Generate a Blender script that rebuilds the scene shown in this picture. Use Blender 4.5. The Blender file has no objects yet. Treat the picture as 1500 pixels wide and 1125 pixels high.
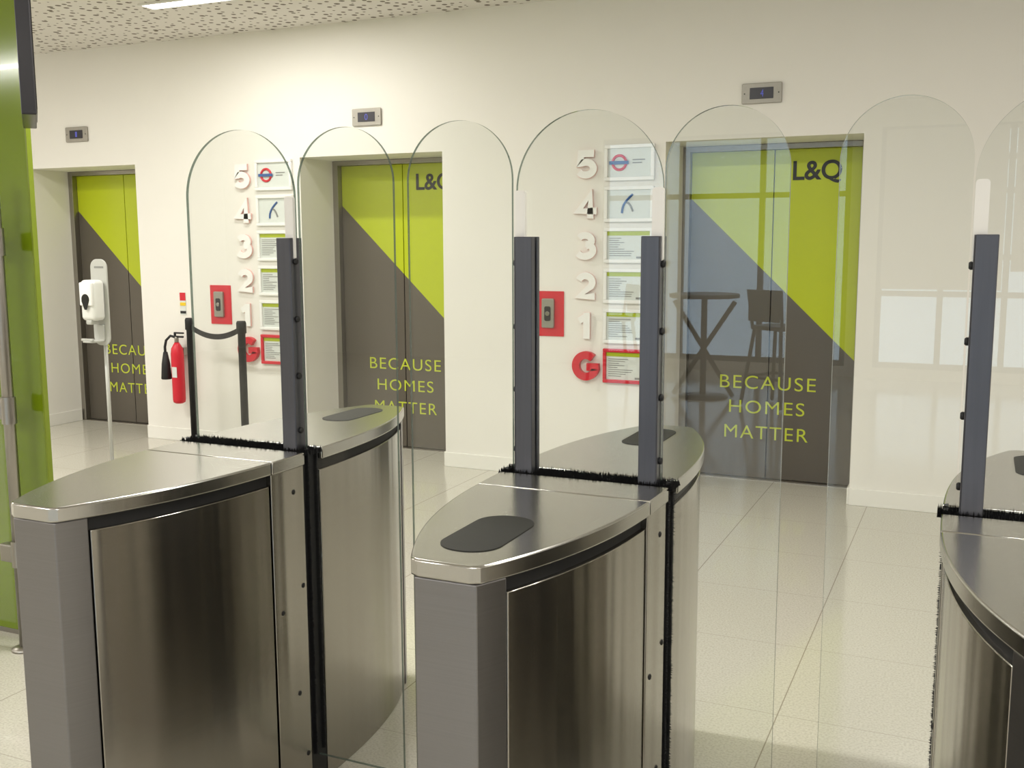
import bpy, bmesh, math, random
from mathutils import Vector, Matrix
random.seed(4)
C=bpy.context.collection
scn=bpy.context.scene
scn.view_settings.view_transform='Standard'

# ------------------------------------------------------------ materials
def newmat(name):
    m=bpy.data.materials.new(name); m.use_nodes=True
    nt=m.node_tree; return m,nt,nt.nodes["Principled BSDF"]
def pmat(name,col,rough=0.5,metal=0.0,noise=0.0,nscale=30,bump=0.0,spec=0.5,emit=None,es=0,stretch=(1,1,1),coat=0):
    m,nt,b=newmat(name)
    b.inputs["Base Color"].default_value=(*col,1); b.inputs["Roughness"].default_value=rough
    b.inputs["Metallic"].default_value=metal; b.inputs["Specular IOR Level"].default_value=spec
    b.inputs["Coat Weight"].default_value=coat
    if emit: b.inputs["Emission Color"].default_value=(*emit,1); b.inputs["Emission Strength"].default_value=es
    tc=nt.nodes.new("ShaderNodeTexCoord"); mp=nt.nodes.new("ShaderNodeMapping"); mp.inputs["Scale"].default_value=stretch
    nz=nt.nodes.new("ShaderNodeTexNoise"); nz.inputs["Scale"].default_value=nscale; nz.inputs["Detail"].default_value=4
    nt.links.new(tc.outputs["Object"],mp.inputs[0]); nt.links.new(mp.outputs[0],nz.inputs["Vector"])
    mx=nt.nodes.new("ShaderNodeMix"); mx.data_type='RGBA'; mx.blend_type='MIX'
    k=noise
    mx.inputs[6].default_value=(*[c*(1-k) for c in col],1); mx.inputs[7].default_value=(*[min(1,c*(1+k)) for c in col],1)
    nt.links.new(nz.outputs["Fac"],mx.inputs[0]); nt.links.new(mx.outputs[2],b.inputs["Base Color"])
    if bump>0:
        bp=nt.nodes.new("ShaderNodeBump"); bp.inputs["Strength"].default_value=bump; bp.inputs["Distance"].default_value=0.002
        nt.links.new(nz.outputs["Fac"],bp.inputs["Height"]); nt.links.new(bp.outputs[0],b.inputs["Normal"])
    return m
def steel(name,col,rough,stretch,aniso=0.0,kc=0.05,kr=0.03,wave=0.0):
    m,nt,b=newmat(name)
    b.inputs["Metallic"].default_value=1
    tc=nt.nodes.new("ShaderNodeTexCoord"); mp=nt.nodes.new("ShaderNodeMapping"); mp.inputs["Scale"].default_value=stretch
    nz=nt.nodes.new("ShaderNodeTexNoise"); nz.inputs["Scale"].default_value=1; nz.inputs["Detail"].default_value=2
    nt.links.new(tc.outputs["Object"],mp.inputs[0]); nt.links.new(mp.outputs[0],nz.inputs["Vector"])
    cr=nt.nodes.new("ShaderNodeMapRange"); cr.inputs[3].default_value=rough-kr; cr.inputs[4].default_value=rough+kr
    nt.links.new(nz.outputs["Fac"],cr.inputs[0]); nt.links.new(cr.outputs[0],b.inputs["Roughness"])
    mx=nt.nodes.new("ShaderNodeMix"); mx.data_type='RGBA'
    mx.inputs[6].default_value=(*[c*(1-kc) for c in col],1); mx.inputs[7].default_value=(*[c*(1+kc) for c in col],1)
    nt.links.new(nz.outputs["Fac"],mx.inputs[0]); nt.links.new(mx.outputs[2],b.inputs["Base Color"])
    if aniso>0:
        b.inputs["Anisotropic"].default_value=aniso; b.inputs["Anisotropic Rotation"].default_value=0.25
        t=nt.nodes.new("ShaderNodeTangent"); t.direction_type='RADIAL'; t.axis='Z'
        nt.links.new(t.outputs[0],b.inputs["Tangent"])
    if wave>0:
        mp2=nt.nodes.new("ShaderNodeMapping"); mp2.inputs["Scale"].default_value=(13,13,0.5)
        n2=nt.nodes.new("ShaderNodeTexNoise"); n2.inputs["Scale"].default_value=1; n2.inputs["Detail"].default_value=1
        nt.links.new(tc.outputs["Object"],mp2.inputs[0]); nt.links.new(mp2.outputs[0],n2.inputs["Vector"])
        bp=nt.nodes.new("ShaderNodeBump"); bp.inputs["Strength"].default_value=1.0; bp.inputs["Distance"].default_value=wave
        nt.links.new(n2.outputs["Fac"],bp.inputs["Height"]); nt.links.new(bp.outputs[0],b.inputs["Normal"])
    return m
def glassmat(name,tint,base=0.04,extra=0.0,dcol=(0.75,0.82,0.78)):
    m=bpy.data.materials.new(name); m.use_nodes=True; nt=m.node_tree; nt.nodes.clear()
    o=nt.nodes.new("ShaderNodeOutputMaterial"); mx=nt.nodes.new("ShaderNodeMixShader")
    tr=nt.nodes.new("ShaderNodeBsdfTransparent"); tr.inputs[0].default_value=(*tint,1)
    gl=nt.nodes.new("ShaderNodeBsdfGlossy"); gl.inputs["Roughness"].default_value=0.0; gl.inputs[0].default_value=(1,1,1,1)
    lw=nt.nodes.new("ShaderNodeLayerWeight"); lw.inputs[0].default_value=0.5
    pw=nt.nodes.new("ShaderNodeMath"); pw.operation='POWER'; pw.inputs[1].default_value=5
    ml=nt.nodes.new("ShaderNodeMath"); ml.operation='MULTIPLY_ADD'; ml.inputs[1].default_value=1-base; ml.inputs[2].default_value=base
    nt.links.new(lw.outputs["Facing"],pw.inputs[0]); nt.links.new(pw.outputs[0],ml.inputs[0]); nt.links.new(ml.outputs[0],mx.inputs[0])
    nt.links.new(tr.outputs[0],mx.inputs[1]); nt.links.new(gl.outputs[0],mx.inputs[2])
    last=mx
    if extra>0:
        df=nt.nodes.new("ShaderNodeBsdfDiffuse"); df.inputs[0].default_value=(*dcol,1)
        m2=nt.nodes.new("ShaderNodeMixShader"); m2.inputs[0].default_value=extra
        nt.links.new(mx.outputs[0],m2.inputs[1]); nt.links.new(df.outputs[0],m2.inputs[2]); last=m2
    nt.links.new(last.outputs[0],o.inputs[0]); return m

M_wall=pmat("wall_paint",(0.82,0.795,0.745),0.6,noise=0.02,nscale=3)
M_base=pmat("skirting_paint",(0.83,0.81,0.76),0.4,noise=0.01)
M_side=steel("brushed_steel_side",(0.37,0.35,0.315),0.20,(2,2,350),0.8,0.04,0.015,wave=0.004)
M_lid=steel("brushed_steel_lid",(0.50,0.49,0.465),0.22,(400,5,5),0,0.05,0.02)
M_post=steel("brushed_steel_end",(0.235,0.228,0.232),0.36,(3,3,350),0.4,0.06,0.02)
M_slate=pmat("slate_anodised",(0.108,0.109,0.125),0.34,0.75,noise=0.12,nscale=4,stretch=(30,30,1))
M_black=pmat("black_rubber",(0.008,0.008,0.009),0.6,noise=0.2)
M_pad=pmat("reader_black",(0.018,0.018,0.016),0.55,noise=0.1,spec=0.22)
M_glass=glassmat("clear_glass",(0.976,0.986,0.978),0.045)
M_edge=glassmat("glass_edge",(0.20,0.26,0.23),0.08,0.25,(0.22,0.28,0.25))
M_tip=pmat("opal_plastic",(0.85,0.83,0.80),0.3,noise=0.02)
M_red=pmat("red_paint",(0.62,0.012,0.03),0.4,noise=0.05)
M_pink=pmat("pink_return",(0.84,0.46,0.43),0.5,noise=0.05)
M_white=pmat("white_gloss",(0.90,0.89,0.87),0.25,noise=0.01)
M_paper=pmat("paper_print",(0.68,0.71,0.68),0.4,noise=0.02)
M_green=pmat("lime_green",(0.42,0.50,0.01),0.35,noise=0.03)
M_grey=pmat("grey_text",(0.25,0.25,0.24),0.6,noise=0.1)
M_blue=pmat("blue_print",(0.03,0.10,0.30),0.5,noise=0.05)
M_limetext=pmat("lime_text",(0.55,0.62,0.05),0.4,noise=0.02)
M_ink=pmat("black_ink",(0.012,0.012,0.012),0.4,noise=0.1)
M_satin=steel("satin_steel",(0.36,0.34,0.31),0.34,(80,80,4))
M_plate=pmat("satin_plate",(0.34,0.32,0.28),0.42,0.6,noise=0.08,nscale=60)
M_plastic=pmat("white_plastic",(0.78,0.78,0.75),0.3,noise=0.02)
M_greyp=pmat("grey_plastic",(0.50,0.50,0.47),0.35,noise=0.02)
M_screen=pmat("dark_display",(0.012,0.010,0.016),0.3,noise=0.1)
M_led=pmat("led_digit",(0.05,0.05,0.3),0.4,emit=(0.15,0.2,0.9),es=0.25)
M_panelgreen=pmat("green_laminate",(0.17,0.245,0.007),0.12,noise=0.3,nscale=1.5,coat=0.3)
M_edgegreen=pmat("green_edge",(0.20,0.26,0.02),0.3,noise=0.05)
M_wood=pmat("dark_stool",(0.012,0.012,0.014),0.4,noise=0.2)
M_yel=pmat("yellow_print",(0.8,0.55,0.02),0.5,noise=0.05)

def doormat():
    m,nt,b=newmat("lift_door_vinyl")
    tc=nt.nodes.new("ShaderNodeTexCoord"); sp=nt.nodes.new("ShaderNodeSeparateXYZ")
    nt.links.new(tc.outputs["Object"],sp.inputs[0])
    a=nt.nodes.new("ShaderNodeMath"); a.operation='MULTIPLY_ADD'; a.inputs[1].default_value=0.965
    nt.links.new(sp.outputs["X"],a.inputs[0]); nt.links.new(sp.outputs["Z"],a.inputs[2])
    g=nt.nodes.new("ShaderNodeMath"); g.operation='GREATER_THAN'; g.inputs[1].default_value=1.855
    nt.links.new(a.outputs[0],g.inputs[0])
    mx=nt.nodes.new("ShaderNodeMix"); mx.data_type='RGBA'
    mx.inputs[6].default_value=(0.130,0.114,0.094,1); mx.inputs[7].default_value=(0.49,0.57,0.006,1)
    nt.links.new(g.outputs[0],mx.inputs[0]); nt.links.new(mx.outputs[2],b.inputs["Base Color"])
    b.inputs["Roughness"].default_value=0.32
    inv=nt.nodes.new("ShaderNodeMath"); inv.operation='MULTIPLY_ADD'; inv.inputs[1].default_value=-0.4; inv.inputs[2].default_value=0.4
    nt.links.new(g.outputs[0],inv.inputs[0]); nt.links.new(inv.outputs[0],b.inputs["Metallic"])
    return m
M_door=doormat()
def floormat():
    m,nt,b=newmat("terrazzo_tiles")
    tc=nt.nodes.new("ShaderNodeTexCoord"); sp=nt.nodes.new("ShaderNodeSeparateXYZ"); nt.links.new(tc.outputs["Object"],sp.inputs[0])
    def line(out,off,wd,strength):
        a=nt.nodes.new("ShaderNodeMath"); a.operation='ADD'; a.inputs[1].default_value=-off+61.0
        nt.links.new(sp.outputs[out],a.inputs[0])
        d=nt.nodes.new("ShaderNodeMath"); d.operation='MODULO'; d.inputs[1].default_value=0.61; nt.links.new(a.outputs[0],d.inputs[0])
        l=nt.nodes.new("ShaderNodeMath"); l.operation='LESS_THAN'; l.inputs[1].default_value=wd; nt.links.new(d.outputs[0],l.inputs[0])
        k=nt.nodes.new("ShaderNodeMath"); k.operation='MULTIPLY'; k.inputs[1].default_value=strength; nt.links.new(l.outputs[0],k.inputs[0]); return k
    lx=line("X",-1.143,0.004,1.0); ly=line("Y",4.52,0.003,0.7)
    mxm=nt.nodes.new("ShaderNodeMath"); mxm.operation='MAXIMUM'; nt.links.new(lx.outputs[0],mxm.inputs[0]); nt.links.new(ly.outputs[0],mxm.inputs[1])
    v=nt.nodes.new("ShaderNodeTexNoise"); v.inputs["Scale"].default_value=130; v.inputs["Detail"].default_value=2; nt.links.new(tc.outputs["Object"],v.inputs["Vector"])
    cr=nt.nodes.new("ShaderNodeValToRGB"); cr.color_ramp.elements[0].position=0.36; cr.color_ramp.elements[0].color=(0.49,0.465,0.40,1)
    cr.color_ramp.elements[1].position=0.50; cr.color_ramp.elements[1].color=(0.56,0.537,0.465,1)
    e=cr.color_ramp.elements.new(0.66); e.color=(0.60,0.58,0.51,1)
    nt.links.new(v.outputs["Fac"],cr.inputs[0])
    mx=nt.nodes.new("ShaderNodeMix"); mx.data_type='RGBA'; mx.inputs[7].default_value=(0.32,0.285,0.24,1)
    nt.links.new(mxm.outputs[0],mx.inputs[0]); nt.links.new(cr.outputs[0],mx.inputs[6]); nt.links.new(mx.outputs[2],b.inputs["Base Color"])
    b.inputs["Roughness"].default_value=0.11; b.inputs["Specular IOR Level"].default_value=0.7
    return m
def ceilmat():
    m,nt,b=newmat("perforated_ceiling")
    tc=nt.nodes.new("ShaderNodeTexCoord"); v=nt.nodes.new("ShaderNodeTexVoronoi"); v.voronoi_dimensions='2D'
    v.inputs["Scale"].default_value=13; v.inputs["Randomness"].default_value=0.8
    nt.links.new(tc.outputs["Object"],v.inputs["Vector"])
    sp=nt.nodes.new("ShaderNodeSeparateColor"); nt.links.new(v.outputs["Color"],sp.inputs[0])
    th=nt.nodes.new("ShaderNodeMath"); th.operation='MULTIPLY_ADD'; th.inputs[1].default_value=0.17; th.inputs[2].default_value=0.09
    nt.links.new(sp.outputs[0],th.inputs[0])
    l=nt.nodes.new("ShaderNodeMath"); l.operation='LESS_THAN'; nt.links.new(v.outputs["Distance"],l.inputs[0]); nt.links.new(th.outputs[0],l.inputs[1])
    mx=nt.nodes.new("ShaderNodeMix"); mx.data_type='RGBA'; mx.inputs[6].default_value=(0.72,0.69,0.64,1); mx.inputs[7].default_value=(0.15,0.125,0.09,1)
    nt.links.new(l.outputs[0],mx.inputs[0]); nt.links.new(mx.outputs[2],b.inputs["Base Color"]); b.inputs["Roughness"].default_value=0.8
    return m
M_floor=floormat(); M_ceil=ceilmat()

# ------------------------------------------------------------ mesh helpers
def finish(name,bm,mat,smooth=False,bevel=0,seg=2):
    bmesh.ops.recalc_face_normals(bm,faces=bm.faces)
    me=bpy.data.meshes.new(name); bm.to_mesh(me); bm.free()
    for mm in (mat if isinstance(mat,(list,tuple)) else [mat]): me.materials.append(mm)
    o=bpy.data.objects.new(name,me); C.objects.link(o)
    if smooth:
        for p in me.polygons: p.use_smooth=True
    if bevel>0:
        b=o.modifiers.new("bevel",'BEVEL'); b.width=bevel; b.segments=seg; b.limit_method='ANGLE'; b.angle_limit=math.radians(40)
    return o
def addbox(bm,x0,x1,y0,y1,z0,z1):
    vs=[bm.verts.new((x,y,z)) for x in (x0,x1) for y in (y0,y1) for z in (z0,z1)]
    for f in ((0,1,3,2),(4,6,7,5),(0,4,5,1),(2,3,7,6),(0,2,6,4),(1,5,7,3)): bm.faces.new([vs[i] for i in f])
def box(name,x0,x1,y0,y1,z0,z1,mat,bevel=0,seg=2):
    bm=bmesh.new(); addbox(bm,x0,x1,y0,y1,z0,z1); return finish(name,bm,mat,bevel=bevel,seg=seg)
def boxes(name,lst,mat,bevel=0):
    bm=bmesh.new()
    for b in lst: addbox(bm,*b)
    return finish(name,bm,mat,bevel=bevel)
def prism(name,pts,z0,z1,mat,bevel=0,smooth=False,axis='Z'):
    bm=bmesh.new()
    f=(lambda p,t:(p[0],p[1],t)) if axis=='Z' else (lambda p,t:(p[0],t,p[1]))
    a=[bm.verts.new(f(p,z0)) for p in pts]; b=[bm.verts.new(f(p,z1)) for p in pts]
    bm.faces.new(a); bm.faces.new(b[::-1]); n=len(pts)
    for i in range(n): bm.faces.new((a[i],a[(i+1)%n],b[(i+1)%n],b[i]))
    o=finish(name,bm,mat,bevel=bevel)
    if smooth:
        for p in o.data.polygons: p.use_smooth=True
        o.data.set_sharp_from_angle(angle=math.radians(25))
    return o
def rrect(x0,x1,z0,z1,r,n=6):
    pts=[]
    for cx,cz,a0 in ((x1-r,z1-r,0),(x0+r,z1-r,90),(x0+r,z0+r,180),(x1-r,z0+r,270)):
        for i in range(n+1):
            a=math.radians(a0+90*i/n); pts.append((cx+r*math.cos(a),cz+r*math.sin(a)))
    return pts
def lathe(name,prof,cx,cy,mat,n=32):
    bm=bmesh.new(); rings=[]
    for r,z in prof:
        rings.append([bm.verts.new((cx+r*math.cos(2*math.pi*i/n),cy+r*math.sin(2*math.pi*i/n),z)) for i in range(n)])
    for a,b in zip(rings,rings[1:]):
        for i in range(n): bm.faces.new((a[i],a[(i+1)%n],b[(i+1)%n],b[i]))
    bm.faces.new(rings[0][::-1]); bm.faces.new(rings[-1])
    o=finish(name,bm,mat)
    for p in o.data.polygons: p.use_smooth=len(p.vertices)==4
    return o
def tube(name,pts,r,mat,cyc=False):
    cu=bpy.data.curves.new(name,'CURVE'); cu.dimensions='3D'; cu.bevel_depth=r; cu.bevel_resolution=4; cu.use_fill_caps=True
    s=cu.splines.new('POLY'); s.points.add(len(pts)-1)
    for p,q in zip(s.points,pts): p.co=(*q,1)
    s.use_cyclic_u=cyc
    cu.materials.append(mat); o=bpy.data.objects.new(name,cu); C.objects.link(o); return o
def cyl_between(name,p,q,r,mat):
    return tube(name,[p,q],r,mat)
def text(name,body,x0,x1,z0,z1,y,mat,ext=0.0015,off=0.0,sp=1.0):
    cu=bpy.data.curves.new(name,'FONT'); cu.body=body; cu.size=1; cu.offset=off; cu.space_character=sp
    o=bpy.data.objects.new(name,cu); C.objects.link(o); bpy.context.view_layer.update()
    bb=[Vector(v) for v in o.bound_box]; ax0=min(v.x for v in bb); ax1=max(v.x for v in bb); ay0=min(v.y for v in bb); ay1=max(v.y for v in bb)
    sx=(x1-x0)/(ax1-ax0); sz=(z1-z0)/(ay1-ay0)
    cu.extrude=ext; cu.materials.append(mat)
    o.rotation_euler=(math.radians(90),0,0); o.scale=(sx,sz,1); o.location=(x0-ax0*sx,y,z0-ay0*sz)
    return o
def group(name,loc,parts):
    e=bpy.data.objects.new(name,None); C.objects.link(e); e.location=loc; e.empty_display_size=0.1
    for p in parts:
        p.parent=e; p.location=Vector(p.location)-Vector(loc)
    return e

# ------------------------------------------------------------ room shell
D=6.2427; DI=6.70; H=2.137; ZC=3.028
X0,X1,Y0=-10.0,4.5,-7.5
OP=[(-7.1285,-5.985),(-4.4535,-3.310),(-1.7775,-0.634)]
segs=[(X0,OP[0][0]),(OP[0][1],OP[1][0]),(OP[1][1],OP[2][0]),(OP[2][1],X1)]
boxes("wall_back",[(a,b,D,DI+0.15,0,ZC) for a,b in segs]+[(a,b,D,DI+0.15,H,ZC) for a,b in OP]+[(a,b,DI+0.08,DI+0.15,0,H) for a,b in OP],M_wall)
box("wall_left",X0-0.15,X0,Y0,DI+0.15,0,ZC,M_wall)
box("wall_right",X1,X1+0.15,Y0,DI+0.15,0,ZC,M_wall)
box("floor",X0-0.15,X1+0.15,Y0-0.2,DI+0.15,-0.1,0,M_floor)
box("ceiling",X0-0.15,X1+0.15,Y0-0.2,DI+0.15,ZC,ZC+0.12,M_ceil)
bl=[(a,b,D-0.014,D,0,0.1) for a,b in segs]
bl+= [(a-0.0,a+0.014,D,DI-0.06,0,0.1) for a,b in OP]+[(b-0.014,b,D,DI-0.06,0,0.1) for a,b in OP]
boxes("baseboard_back",bl,M_base,bevel=0.003)
M_frame=pmat("window_frame_dark",(0.05,0.05,0.055),0.5,noise=0.1)
M_wglass=glassmat("window_glass",(0.93,0.97,0.97))
M_fw=pmat("front_wall_paint",(0.55,0.52,0.47),0.6,noise=0.03,nscale=3)
boxes("wall_front",[(X0,X1,Y0-0.15,Y0,0,0.12),(X0,X1,Y0-0.15,Y0,2.75,ZC),(X0,-4.25,Y0-0.15,Y0,0.12,2.75)]+[(x-0.15,x+0.15,Y0-0.15,Y0,0.12,2.75) for x in (-1.2,1.7,4.35)],M_fw)
M_addedblind=pmat("added_blind_fabric",(0.42,0.40,0.38),0.8,noise=0.05)
wi=1
for a,b in ((-4.25,-1.35),(-1.05,1.55),(1.85,4.2)):
    fr=[]
    n=3 if wi==1 else 4
    for i in range(n+1):
        x=a+0.03+(b-a-0.06)*i/n
        fr.append((x-0.03,x+0.03,Y0-0.1,Y0-0.03,0.12,2.75))
    for z in ((0.15,2.05,2.72) if wi==1 else (0.15,0.95,1.35,2.05,2.4,2.72)): fr.append((a,b,Y0-0.1,Y0-0.03,z-0.03,z+0.03))
    f=boxes("frame",fr,M_frame); g=box("pane",a,b,Y0-0.07,Y0-0.065,0.12,2.75,M_wglass)
    pp=[f,g]
    if wi>1:
        pp.append(boxes("added_blind",[(a+0.05,(a+b)/2-0.04,Y0-0.02,Y0-0.012,1.0,2.72),((a+b)/2+0.04,b-0.05,Y0-0.02,Y0-0.012,1.2,2.72)],M_addedblind))  # unseen blinds, added to break up the blank window reflection in the glass
    group("window_%d"%wi,((a+b)/2,Y0,0.12),pp); wi+=1

# ------------------------------------------------------------ lifts
for k,(a,b) in enumerate(OP):
    mid=(a+b)/2; parts=[]
    jl=boxes("frame",[(a,a+0.045,DI-0.05,DI+0.05,0,H-0.002),(b-0.045,b,DI-0.05,DI+0.05,0,H-0.002),(a+0.045,b-0.045,DI-0.05,DI+0.05,H-0.035,H-0.002)],M_satin,bevel=0.002)
    parts.append(jl)
    for nm,u,v in (("leaf_1",a+0.046,mid-0.003),("leaf_2",mid+0.003,b-0.046)):
        bm=bmesh.new(); addbox(bm,u-a,v-a,0,0.03,0.008,H-0.036)
        o=finish(nm,bm,M_door,bevel=0.002); o.location=(a,DI-0.0,0); parts.append(o)
    parts.append(box("sill",a+0.045,b-0.045,DI-0.05,DI+0.05,0,0.006,M_satin))
    parts.append(box("shaft_lining",a+0.045,b-0.045,DI+0.032,DI+0.05,0.006,H-0.036,M_ink))
    t=DI-0.0025
    if k>0: parts.append(text("logo","L&Q",a+0.686,a+0.978,1.890,2.030,t,M_ink,0.001,0.018))
    parts.append(text("text_1","BECAUSE",a+0.262,a+0.870,0.590,0.676,t,M_limetext,0.001,-0.004,1.15))
    parts.append(text("text_2","HOMES",a+0.325,a+0.805,0.430,0.514,t,M_limetext,0.001,-0.004,1.15))
    parts.append(text("text_3","MATTER",a+0.298,a+0.832,0.264,0.348,t,M_limetext,0.001,-0.004,1.15))
    group("door_%d"%(k+1),(mid,DI,0),parts)
    c=mid-0.003; z=2.388
    pl=prism("plate",rrect(c-0.115,c+0.115,z-0.058,z+0.058,0.008),D-0.014,D-0.0005,M_plate,bevel=0.003,axis='Y')
    ds=box("display",c-0.068,c+0.068,D-0.0165,D-0.0135,z-0.032,z+0.032,M_screen,bevel=0.001)
    dg=text("digit",["1","0","4"][k],c-0.006 if k!=1 else c-0.012,c+0.012,z-0.02,z+0.02,D-0.0175,M_led,0.0005)
    s1=lathe("screw_1",[(0.004,0),(0.004,0.003)],0,0,M_black,10); s1.rotation_euler=(math.pi/2,0,0); s1.location=(c-0.098,D-0.013,z)
    s2=lathe("screw_2",[(0.004,0),(0.004,0.003)],0,0,M_black,10); s2.rotation_euler=(math.pi/2,0,0); s2.location=(c+0.098,D-0.013,z)
    group("lift_floor_indicator",(c,D,z),[pl,ds,dg,s1,s2])

# ------------------------------------------------------------ directory signs + call buttons
def arc(cx,cz,rx,rz,a0,a1,n=18):
    return [(cx+rx*math.cos(math.radians(a0+(a1-a0)*i/n)),cz+rz*math.sin(math.radians(a0+(a1-a0)*i/n))) for i in range(n+1)]
GL={
 '5':[[(0.84,1.06),(0.24,1.06),(0.20,0.64)]+arc(0.46,0.40,0.36,0.28,118,-150,22)],
 '4':[[(0.68,0.0),(0.68,1.05),(0.12,0.34),(0.98,0.34)]],
 '3':[arc(0.44,0.83,0.31,0.24,150,-80,16),arc(0.44,0.40,0.38,0.28,85,-150,20)],
 '2':[arc(0.47,0.76,0.33,0.30,160,-35,16)+[(0.20,0.13),(0.92,0.13)]],
 '1':[[(0.18,0.82),(0.52,1.02)],[(0.54,0.0),(0.54,1.2)]],
 'G':[arc(0.52,0.60,0.40,0.46,48,345,26)+[(0.90,0.56),(0.56,0.56)]],
}
def glyph(name,ch,x0,x1,z0,z1,y0,y1,mat,w):
    bm=bmesh.new(); sx=x1-x0; sz=(z1-z0)/1.2
    for si,st in enumerate(GL[ch]):
        e=0.0003*si      # overlapping strokes never share a plane
        P=[Vector((x0+p[0]*sx,z0+p[1]*sz)) for p in st]; L=[];Rr=[]
        for i,p in enumerate(P):
            d0=(P[i]-P[i-1]).normalized() if i>0 else (P[1]-P[0]).normalized()
            d1=(P[i+1]-P[i]).normalized() if i<len(P)-1 else d0
            n0=Vector((-d0.y,d0.x)); n1=Vector((-d1.y,d1.x)); nn=(n0+n1)
            nn=nn.normalized() if nn.length>1e-4 else n0
            k=w/2/max(0.6,nn.dot(n0)); L.append(p+nn*k); Rr.append(p-nn*k)
        A=[[bm.verts.new((q.x,y,q.y)) for q in side] for y in (y0+e,y1) for side in (L,Rr)]
        for i in range(len(P)-1):
            for a,b in ((0,1),(2,3),(0,2),(1,3)): bm.faces.new((A[a][i],A[a][i+1],A[b][i+1],A[b][i]))
        for i in (0,len(P)-1): bm.faces.new((A[0][i],A[1][i],A[3][i],A[2][i]))
    return finish(name,bm,mat)
for dx in (0.0,-2.675):
    parts=[]
    for i,ch in enumerate("54321G"):
        zt=2.103-0.253*i; zb=zt-0.168
        xl,xr=-2.350+dx,-2.208+dx
        if ch=='G':
            parts.append(glyph("digit_G",ch,xl-0.014,xr+0.014,zb-0.012,zt+0.002,D-0.034,D-0.0005,M_red,0.048))
        else:
            parts.append(glyph("digit_back_"+ch,ch,xl-0.003,xr-0.003,zb-0.001,zt,D-0.016,D-0.0005,M_pink,0.045))
            parts.append(glyph("digit_face_"+ch,ch,xl,xr,zb,zt,D-0.0245,D-0.0165,M_white,0.044))
        fx0,fx1=-2.163+dx,-1.842+dx; fz1=2.130-0.253*i; fz0=fz1-0.218
        fm=M_red if ch=='G' else M_white; w=0.022
        parts.append(boxes("plaque_frame_%d"%i,[(fx0,fx1,D-0.024,D-0.0005,fz0,fz0+w),(fx0,fx1,D-0.024,D-0.0005,fz1-w,fz1),(fx0,fx0+w,D-0.024,D-0.0005,fz0+w,fz1-w),(fx1-w,fx1,D-0.024,D-0.0005,fz0+w,fz1-w)],fm,bevel=0.004))
        parts.append(box("plaque_print_%d"%i,fx0+w,fx1-w,D-0.010,D-0.002,fz0+w,fz1-w,M_paper))
        y=D-0.0115; cx=fx0+0.095; cz=(fz0+fz1)/2
        if i==0:
            ring=[(cx+0.043*math.cos(a*math.pi/16),y,cz+0.043*math.sin(a*math.pi/16)) for a in range(32)]
            parts.append(tube("roundel_ring",ring,0.0085,M_red,True))
            parts.append(box("roundel_bar",cx-0.062,cx+0.062,y-0.010,y-0.006,cz-0.010,cz+0.010,M_blue))
            parts.append(boxes("print_lines",[(fx0+0.18,fx0+0.18+l,y-0.0005,y,cz+q,cz+q+0.007) for l,q in ((0.08,0.012),(0.06,-0.006))],M_grey))
        elif i==1:
            cx=fx0+0.15
            parts.append(tube("swoosh_1",[(cx-0.035+0.07*t-0.02*math.sin(t*3.1),y,cz-0.055+0.115*t) for t in [j/10 for j in range(11)]],0.007,M_blue))
            parts.append(tube("swoosh_2",[(cx-0.005+0.04*t,y,cz+0.01-0.055*t*t) for t in [j/10 for j in range(11)]],0.006,M_grey))
        else:
            parts.append(box("print_header_%d"%i,fx0+w,fx1-w,y-0.0005,y+0.001,fz1-w-0.026,fz1-w,M_green))
            L=[]
            zz=fz1-w-0.045
            while zz>fz0+w+0.012:
                L.append((fx0+0.035,fx0+0.035+random.uniform(0.05,0.17),y-0.0005,y,zz,zz+0.004)); zz-=0.0135
            L.append((fx1-0.11,fx1-0.035,y-0.0005,y,fz0+w+0.006,fz0+w+0.018))
            parts.append(boxes("print_lines_%d"%i,L,M_grey))
    group("floor_directory_sign",(-2.1+dx,D,1.37),parts)
    x0=-2.628+dx; x1=-2.435+dx
    p=[prism("plate",rrect(x0,x1,0.930,1.222,0.004),D-0.006,D-0.0005,M_red,axis='Y'),
       prism("button_box",rrect(x0+0.045,x0+0.13,0.985,1.175,0.01),D-0.026,D-0.0055,M_plate,bevel=0.004,axis='Y'),
       prism("button_surround",rrect(x0+0.066,x0+0.109,1.03,1.125,0.012),D-0.029,D-0.0255,M_screen,axis='Y')]
    q=lathe("button",[(0.015,0),(0.015,0.004),(0.012,0.006)],0,0,M_satin,20); q.rotation_euler=(math.pi/2,0,0); q.location=(x0+0.0875,D-0.0285,1.078); p.append(q)
    group("lift_call_button",((x0+x1)/2,D,1.07),p)

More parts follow.
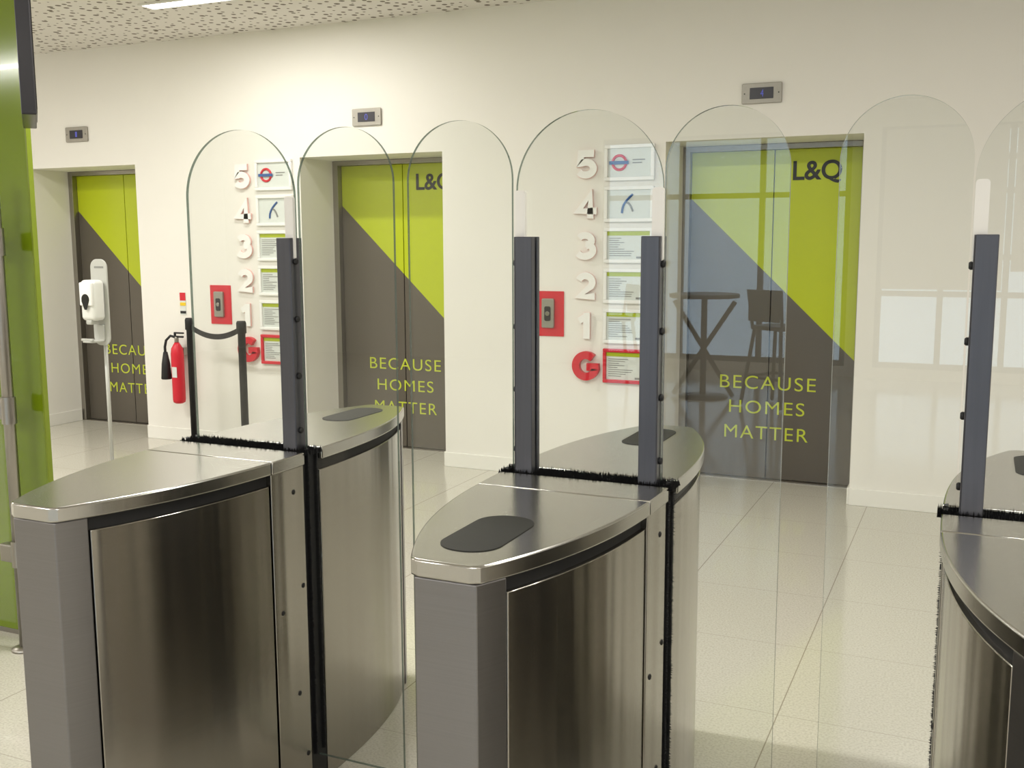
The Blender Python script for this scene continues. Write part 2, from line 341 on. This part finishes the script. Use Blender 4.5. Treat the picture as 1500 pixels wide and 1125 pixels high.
# ------------------------------------------------------------ turnstiles
YG=2.333
def hw(y): return 0.215-0.320*abs(y-YG)**2.7
def plan(xc,y0,y1,inset=0.0,n=30):
    ys=[y0+(y1-y0)*i/n for i in range(n+1)]
    return [(xc+hw(y)-inset,y) for y in ys]+[(xc-hw(y)+inset,y) for y in reversed(ys)]
def lidplan(xc,y0,y1,rn,rf,n=30):
    def side(s):
        out=[]
        for i in range(n+1):
            y=y0+(y1-y0)*i/n; w=hw(y)
            if rn and y<y0+rn: w=w-rn+math.sqrt(max(0,rn*rn-(y0+rn-y)**2))
            if rf and y>y1-rf: w=w-rf+math.sqrt(max(0,rf*rf-(y-(y1-rf))**2))
            out.append((xc+s*w,y))
        return out
    return side(1)+side(-1)[::-1]
def pane(name,x0,x1,z0,top):
    r=(x1-x0)/2; xc=(x0+x1)/2; pts=[(x0,z0),(x1,z0)]
    n=40
    for i in range(n+1):
        a=math.pi*i/n; pts.append((xc+r*math.cos(a),top-r+r*math.sin(a)))
    bm=bmesh.new(); t=0.005
    a=[bm.verts.new((p[0],YG-t,p[1])) for p in pts]; b=[bm.verts.new((p[0],YG+t,p[1])) for p in pts]
    bm.faces.new(a); bm.faces.new(b[::-1]); N=len(pts)
    for i in range(N):
        f=bm.faces.new((a[i],a[(i+1)%N],b[(i+1)%N],b[i])); f.material_index=1
    return finish(name,bm,[M_glass,M_edge])
def turnstile(xc,near_pad,leaves,nm="turnstile",uprights=(-1,1)):
    P=[]; YN=1.580; YF=3.086
    P.append(prism("lid_near",lidplan(xc,YN,2.150,0.014,0,60),0.946,0.980,M_lid,bevel=0.004,smooth=True))
    P.append(prism("lid_middle",plan(xc,2.154,2.292),0.946,0.980,M_lid,bevel=0.003,smooth=True))
    P.append(prism("lid_far",lidplan(xc,2.374,YF,0,0.014,60),0.946,0.980,M_lid,bevel=0.004,smooth=True))
    P.append(prism("recess",plan(xc,YN+0.02,2.295,0.022),0.0,0.945,M_black))
    P.append(prism("recess_far",plan(xc,2.371,YF-0.02,0.022),0.0,0.945,M_black))
    P.append(prism("side_panel_near",plan(xc,YN+0.075,2.150,0.010),0.0,0.915,M_side,bevel=0.002,smooth=True))
    P.append(prism("side_panel_far",plan(xc,2.374,YF-0.075,0.010),0.0,0.915,M_side,bevel=0.002,smooth=True))
    P.append(prism("end_post_near",plan(xc,YN+0.006,YN+0.070,0.007,4),0.0,0.945,M_post,bevel=0.003))
    P.append(prism("end_post_far",plan(xc,YF-0.070,YF-0.006,0.007,4),0.0,0.945,M_post,bevel=0.003))
    P.append(prism("middle_plate",plan(xc,2.154,2.292,0.006),0.0,0.945,M_side,bevel=0.002,smooth=True))
    P.append(prism("slot_core",plan(xc,2.296,2.370,0.012),0.0,0.975,M_black))
    bm=bmesh.new()
    for y in (2.300,2.313,2.326,2.344,2.360):
        x=xc-0.224
        while x<xc+0.222:
            dx=random.uniform(-0.002,0.002); dy=random.uniform(-0.007,0.007); zt=0.982+random.uniform(0,0.009)
            v=[bm.verts.new(q) for q in ((x,y-0.004,0.97),(x+0.003,y+0.004,0.97),(x+0.0015+dx,y+dy,zt),(x+0.003,y-0.004,0.97),(x,y+0.004,0.97))]
            bm.faces.new((v[0],v[1],v[2])); bm.faces.new((v[3],v[4],v[2])); x+=0.0022
    P.append(finish("brush_seal",bm,M_black))
    for s in (-1,1):
        bm=bmesh.new()
        z=0.1
        x=xc+s*0.203
        while z<0.985:
            for y in (2.312,2.352):
                e=s*(0.010+random.uniform(0,0.004))
                v=[bm.verts.new(q) for q in ((x,y-0.006,z),(x,y+0.006,z+0.004),(x+e,y+random.uniform(-.003,.003),z+0.002))]
                bm.faces.new(v)
            z+=0.004
        P.append(finish("side_brush_%d"%(1 if s<0 else 2),bm,M_black))
        for y,z in ((2.245,0.88),(2.275,0.61),(2.185,0.56),(2.245,0.31),(2.275,0.12)):
            o=lathe("screw",[(0.007,0),(0.007,0.002),(0.004,0.004)],0,0,M_black,12); o.rotation_euler=(0,s*math.pi/2,0); o.location=(xc+s*(hw(y)-0.007),y,z); P.append(o)
        if s not in uprights: continue
        xp=xc+s*0.158
        P.append(boxes("upright_%d"%(1 if s<0 else 2),[(xp-0.022,xp+0.022,YG-0.030,YG-0.007,0.978,1.558),(xp-0.022,xp+0.022,YG+0.007,YG+0.022,0.978,1.558)],M_slate,bevel=0.002))
        xe=xc+s*0.186
        P.append(box("upright_web_%d"%(1 if s<0 else 2),min(xp+s*0.022,xe-s*0.004),max(xp+s*0.022,xe-s*0.004),YG-0.030,YG+0.022,0.978,1.558,M_slate,bevel=0.002))
        P.append(prism("opal_tip_%d"%(1 if s<0 else 2),rrect(min(xe-s*0.001,xe-s*0.028),max(xe-s*0.001,xe-s*0.028),1.50,1.668,0.008),YG-0.018,YG-0.0075,M_tip,axis='Y'))
        for z in (1.495,1.340,1.185,1.035):
            o=lathe("bolt",[(0.0085,0),(0.0085,0.006),(0.006,0.009)],0,0,M_black,14); o.rotation_euler=(0,s*math.pi/2,0); o.location=(xe-s*0.005,YG-0.012,z); P.append(o)
    P.append(pane("fixed_glass",xc-0.186,xc+0.180,0.96,1.850))
    for i,(a,b) in enumerate(leaves): P.append(pane("glass_leaf_%d"%(i+1),a,b,0.09,1.842))
    if near_pad: P.append(prism("reader_pad_near",rrect(xc-0.068,xc+0.055,1.655,1.915,0.058,10),0.9795,0.9815,M_pad))
    P.append(prism("reader_pad_far",rrect(xc-0.062,xc+0.048,2.745,3.01,0.05,10),0.9795,0.9815,M_pad))
    group(nm,(xc,YG,0),P)
turnstile(-1.864,False,[(-1.672,-1.378)],uprights=(1,))
turnstile(-0.847,True,[(-1.336,-1.045),(-0.663,-0.385)])
turnstile(0.168,True,[(-0.283,-0.022)])

# ------------------------------------------------------------ green partition, display, pass gate post
g1=box("panel",-5.0,-3.198,2.80,2.815,0.02,ZC-0.002,M_panelgreen,bevel=0.003)
g2=box("edge_trim",-3.1975,-3.190,2.797,2.818,0.0,ZC-0.002,M_edgegreen)
g3=box("plinth",-5.0,-3.2,2.802,2.813,0.0,0.02,M_satin)
group("green_partition",(-4.1,2.81,0),[g1,g2,g3])
scr=[]
scr.append(box("casing",-0.022,0.022,-0.45,0.0,1.945,ZC-0.25,M_screen,bevel=0.004))
scr.append(box("screen",0.0225,0.025,-0.43,-0.02,1.965,ZC-0.27,M_ink))
scr.append(cyl_between("ceiling_pole",(0,-0.22,ZC-0.26),(0,-0.22,ZC-0.003),0.018,M_satin))
e=group("display_screen",(0,0,0),scr); e.location=(-3.076,2.716,0); e.rotation_euler=(0,0,math.atan2(3.076,2.716))
px,py=-3.268,2.705
pg=[lathe("post",[(0.021,0.0),(0.021,1.755),(0.017,1.765)],px,py,M_satin,28),
    lathe("floor_flange",[(0.05,0.0),(0.05,0.008),(0.022,0.018)],px,py,M_satin,28)]
for z in (0.38,0.93,1.55):
    pg.append(box("clamp",px-0.08,px-0.015,py-0.02,py+0.02,z-0.035,z+0.035,M_satin,bevel=0.006))
    pg.append(cyl_between("hinge_pin",(px,py,z-0.05),(px,py,z+0.05),0.027,M_satin))
pg.append(box("glass",-4.3,px-0.04,py-0.005,py+0.005,0.10,1.65,M_glass))
group("pass_gate",(px,py,0),pg)

# ------------------------------------------------------------ hand sanitiser stand
sx,sy=-5.345,5.20
S=[lathe("base",[(0.15,0),(0.15,0.006),(0.03,0.014)],sx,sy+0.02,M_plastic,40),
   lathe("pole",[(0.013,0.006),(0.013,0.90)],sx,sy+0.02,M_greyp,20),
   prism("backplate",rrect(sx-0.082,sx+0.060,0.86,1.435,0.055,8),sy+0.004,sy+0.016,M_greyp,bevel=0.003,axis='Y')]
def roundbox(name,x0,x1,y0,y1,z0,z1,mat,bev):
    o=box(name,x0,x1,y0,y1,z0,z1,mat,bevel=bev,seg=5)
    for p in o.data.polygons: p.use_smooth=True
    return o
S.append(roundbox("dispenser",sx-0.085,sx+0.045,sy-0.10,sy+0.003,1.03,1.30,M_plastic,0.03))
S.append(roundbox("dispenser_cover",sx-0.075,sx+0.035,sy-0.112,sy-0.09,1.13,1.285,M_white,0.01))
w=lathe("sensor_window",[(0.034,0),(0.030,0.004)],0,0,M_pad,24); w.rotation_euler=(math.pi/2,0,0); w.location=(sx-0.02,sy-0.1125,1.175); S.append(w)
S.append(prism("sensor_drop",[(sx-0.052,1.165),(sx+0.012,1.165),(sx-0.012,1.105),(sx-0.028,1.105)],sy-0.116,sy-0.112,M_pad,axis='Y'))
S.append(roundbox("nozzle",sx-0.045,sx+0.005,sy-0.095,sy-0.03,1.005,1.035,M_greyp,0.008))
S.append(box("print_line",sx-0.045,sx+0.035,sy+0.002,sy+0.004,1.375,1.388,M_grey))
S.append(prism("drip_tray",rrect(sx-0.085,sx+0.02,sy-0.11,sy+0.01,0.03,6),0.885,0.897,M_greyp,bevel=0.003))
S.append(prism("tray_lip",rrect(sx-0.085,sx+0.02,sy-0.11,sy-0.09,0.009,6),0.897,0.912,M_greyp,bevel=0.002))
S.append(box("tray_stem",sx-0.03,sx+0.02,sy-0.012,sy+0.005,0.89,1.0,M_greyp,bevel=0.005))
group("hand_sanitizer_stand",(sx,sy,0),S)

# ------------------------------------------------------------ fire extinguisher and sign
ex,ey=-5.572,6.15
F=[lathe("cylinder",[(0.028,0.315),(0.045,0.325),(0.048,0.345),(0.048,0.70),(0.043,0.74),(0.026,0.77),(0.017,0.785)],ex,ey,M_red,32),
   lathe("neck",[(0.016,0.78),(0.016,0.82),(0.012,0.83)],ex,ey,M_satin,20),
   prism("label",[(ex-0.015,0.52),(ex+0.03,0.52),(ex+0.03,0.60),(ex-0.015,0.60)],ey-0.0492,ey-0.047,M_paper,axis='Y'),
   boxes("handle",[(ex-0.02,ex+0.065,ey-0.010,ey+0.010,0.822,0.836),(ex-0.02,ex+0.07,ey-0.009,ey+0.009,0.852,0.864),(ex-0.02,ex-0.008,ey-0.009,ey+0.009,0.83,0.86)],M_black,bevel=0.003),
   tube("hose",[(ex-0.015,ey,0.825),(ex-0.05,ey-0.01,0.835),(ex-0.085,ey-0.02,0.80),(ex-0.10,ey-0.02,0.75),(ex-0.10,ey-0.02,0.70)],0.010,M_black),
   lathe("horn",[(0.036,0.50),(0.040,0.505),(0.032,0.62),(0.016,0.71)],ex-0.098,ey-0.02,M_black,20),
   box("wall_bracket",ex-0.03,ex+0.03,ey+0.04,D-0.0005,0.68,0.74,M_satin)]
group("fire_extinguisher",(ex,ey,0.31),F)
sg=[box("board",-5.60,-5.545,D-0.004,D-0.0005,0.99,1.16,M_paper),box("red_band",-5.60,-5.545,D-0.006,D-0.004,1.10,1.16,M_red),
    box("yellow_band",-5.60,-5.545,D-0.006,D-0.004,1.06,1.085,M_yel),box("black_band",-5.60,-5.545,D-0.006,D-0.004,1.0,1.02,M_ink)]
group("fire_extinguisher_sign",(-5.56,D,1.1),sg)

# ------------------------------------------------------------ stanchion barrier
B=[]
sA=(-5.31,6.0); sB=(-4.752,5.90)
for i,(x,y) in enumerate((sA,sB)):
    r=0.022 if i==0 else 0.027
    B.append(lathe("base_%d"%(i+1),[(0.12,0),(0.12,0.012),(0.03,0.03)],x,y,M_black,36))
    B.append(lathe("post_%d"%(i+1),[(r,0.02),(r,0.90),(r+0.008,0.905),(r+0.008,0.975),(r+0.002,0.99)],x,y,M_black,24))
bm=bmesh.new(); pr=None
for j in range(25):
    t=j/24; x=sA[0]+(sB[0]-sA[0])*t; y=sA[1]+(sB[1]-sA[1])*t; z=0.935-0.28*t*(1-t)
    tw=0.020
    a=bm.verts.new((x,y-0.004,z-tw)); b=bm.verts.new((x,y-0.004,z+tw)); 
    if pr: bm.faces.new((pr[0],a,b,pr[1]))
    pr=(a,b)
o=finish("belt",bm,M_black); sm=o.modifiers.new("s",'SOLIDIFY'); sm.thickness=0.003; B.append(o)
group("stanchion_barrier",(-5.0,5.95,0),B)

# ------------------------------------------------------------ waiting-area furniture near the street windows
def stool(x,y,rot):
    P=[]
    P.append(prism("seat",rrect(-0.19,0.19,-0.19,0.19,0.05),0.72,0.76,M_wood,bevel=0.01))
    for i,(a,b) in enumerate(((1,1),(1,-1),(-1,1),(-1,-1))):
        P.append(cyl_between("leg_%d"%(i+1),(a*0.15,b*0.15,0.73),(a*0.23,b*0.23,0.012),0.018,M_wood))
    c=0.20
    P.append(tube("foot_ring",[(c,c,0.28),(-c,c,0.28),(-c,-c,0.28),(c,-c,0.28)],0.014,M_wood,True))
    P.append(tube("back_frame",[(-0.17,0.16,0.75),(-0.19,0.21,1.08),(0.19,0.21,1.08),(0.17,0.16,0.75)],0.016,M_wood))
    P.append(box("back_rest",-0.18,0.18,0.20,0.215,0.80,1.07,M_wood,bevel=0.005))
    e=group("bar_stool",(0,0,0),P); e.location=(x,y,0); e.rotation_euler=(0,0,rot)
stool(-1.68,-5.1,0.5); stool(-3.45,-5.6,-2.2)
T=[lathe("top",[(0.33,0.985),(0.34,0.99),(0.34,1.02),(0.33,1.025)],-2.45,-5.4,M_wood,48),
   lathe("column",[(0.03,0.02),(0.03,0.99)],-2.45,-5.4,M_wood,20),
   cyl_between("strut_1",(-2.75,-5.4,0.02),(-2.15,-5.4,0.95),0.024,M_wood),cyl_between("strut_2",(-2.15,-5.4,0.02),(-2.75,-5.4,0.95),0.024,M_wood),
   lathe("base",[(0.25,0),(0.25,0.015),(0.04,0.03)],-2.45,-5.4,M_wood,40)]
group("high_table",(-2.45,-5.4,0),T)

# ------------------------------------------------------------ lights
M_tube=pmat("light_diffuser",(0.9,0.9,0.88),0.5,emit=(1,0.98,0.93),es=5)
M_tube.cycles.emission_sampling='NONE'
def strip(x0,x1,y,p,area=True):
    a=box("diffuser",x0,x1,y-0.055,y+0.055,ZC-0.010,ZC-0.002,M_tube)
    b=boxes("trim",[(x0-0.015,x1+0.015,y-0.07,y-0.055,ZC-0.012,ZC-0.001),(x0-0.015,x1+0.015,y+0.055,y+0.07,ZC-0.012,ZC-0.001)],M_white)
    ld=bpy.data.lights.new("tube_light",'AREA'); ld.shape='RECTANGLE'; ld.size=x1-x0-0.05; ld.size_y=0.10; ld.energy=p*1.38; ld.color=(1,0.972,0.912)
    l=bpy.data.objects.new("tube_light",ld); C.objects.link(l); l.location=((x0+x1)/2,y,ZC-0.014)
    group("strip_light",((x0+x1)/2,y,ZC),[a,b,l])
strip(-4.90,-3.7,5.29,17)
strip(-6.8,-5.2,3.6,48)
for x,y,p in ((-8.6,2.6,48),(-2.6,3.0,44),(0.6,3.0,28),(3.2,3.0,16),(-7.4,-0.9,50),(-3.6,-0.9,48),(0.2,-0.9,44),(3.2,-0.9,26),(-7.4,-4.6,45),(-3.6,-4.6,40),(0.2,-4.6,36)):
    strip(x-0.8,x+0.8,y,p)

w=bpy.data.worlds.new("sky"); scn.world=w; w.use_nodes=True
bg=w.node_tree.nodes["Background"]; bg.inputs[0].default_value=(0.68,0.82,1.0,1); bg.inputs[1].default_value=2.4

# ------------------------------------------------------------ camera
f,yaw,pit,rol=1518.8665,0.4224,0.1379,-0.0037
Fv=Vector((-math.sin(yaw)*math.cos(pit),math.cos(yaw)*math.cos(pit),-math.sin(pit)))
R=Vector((math.cos(yaw),math.sin(yaw),0)); U=R.cross(Fv)
R2=R*math.cos(rol)+U*math.sin(rol); U2=-R*math.sin(rol)+U*math.cos(rol)
cd=bpy.data.cameras.new("camera"); cam=bpy.data.objects.new("camera",cd); C.objects.link(cam)
m=Matrix.Identity(4)
for i in range(3): m[i][0]=R2[i]; m[i][1]=U2[i]; m[i][2]=-Fv[i]
m[2][3]=1.55
cam.matrix_world=m
cd.sensor_fit='HORIZONTAL'; cd.sensor_width=36; cd.lens=36*f/1500; cd.clip_start=0.05
scn.camera=cam
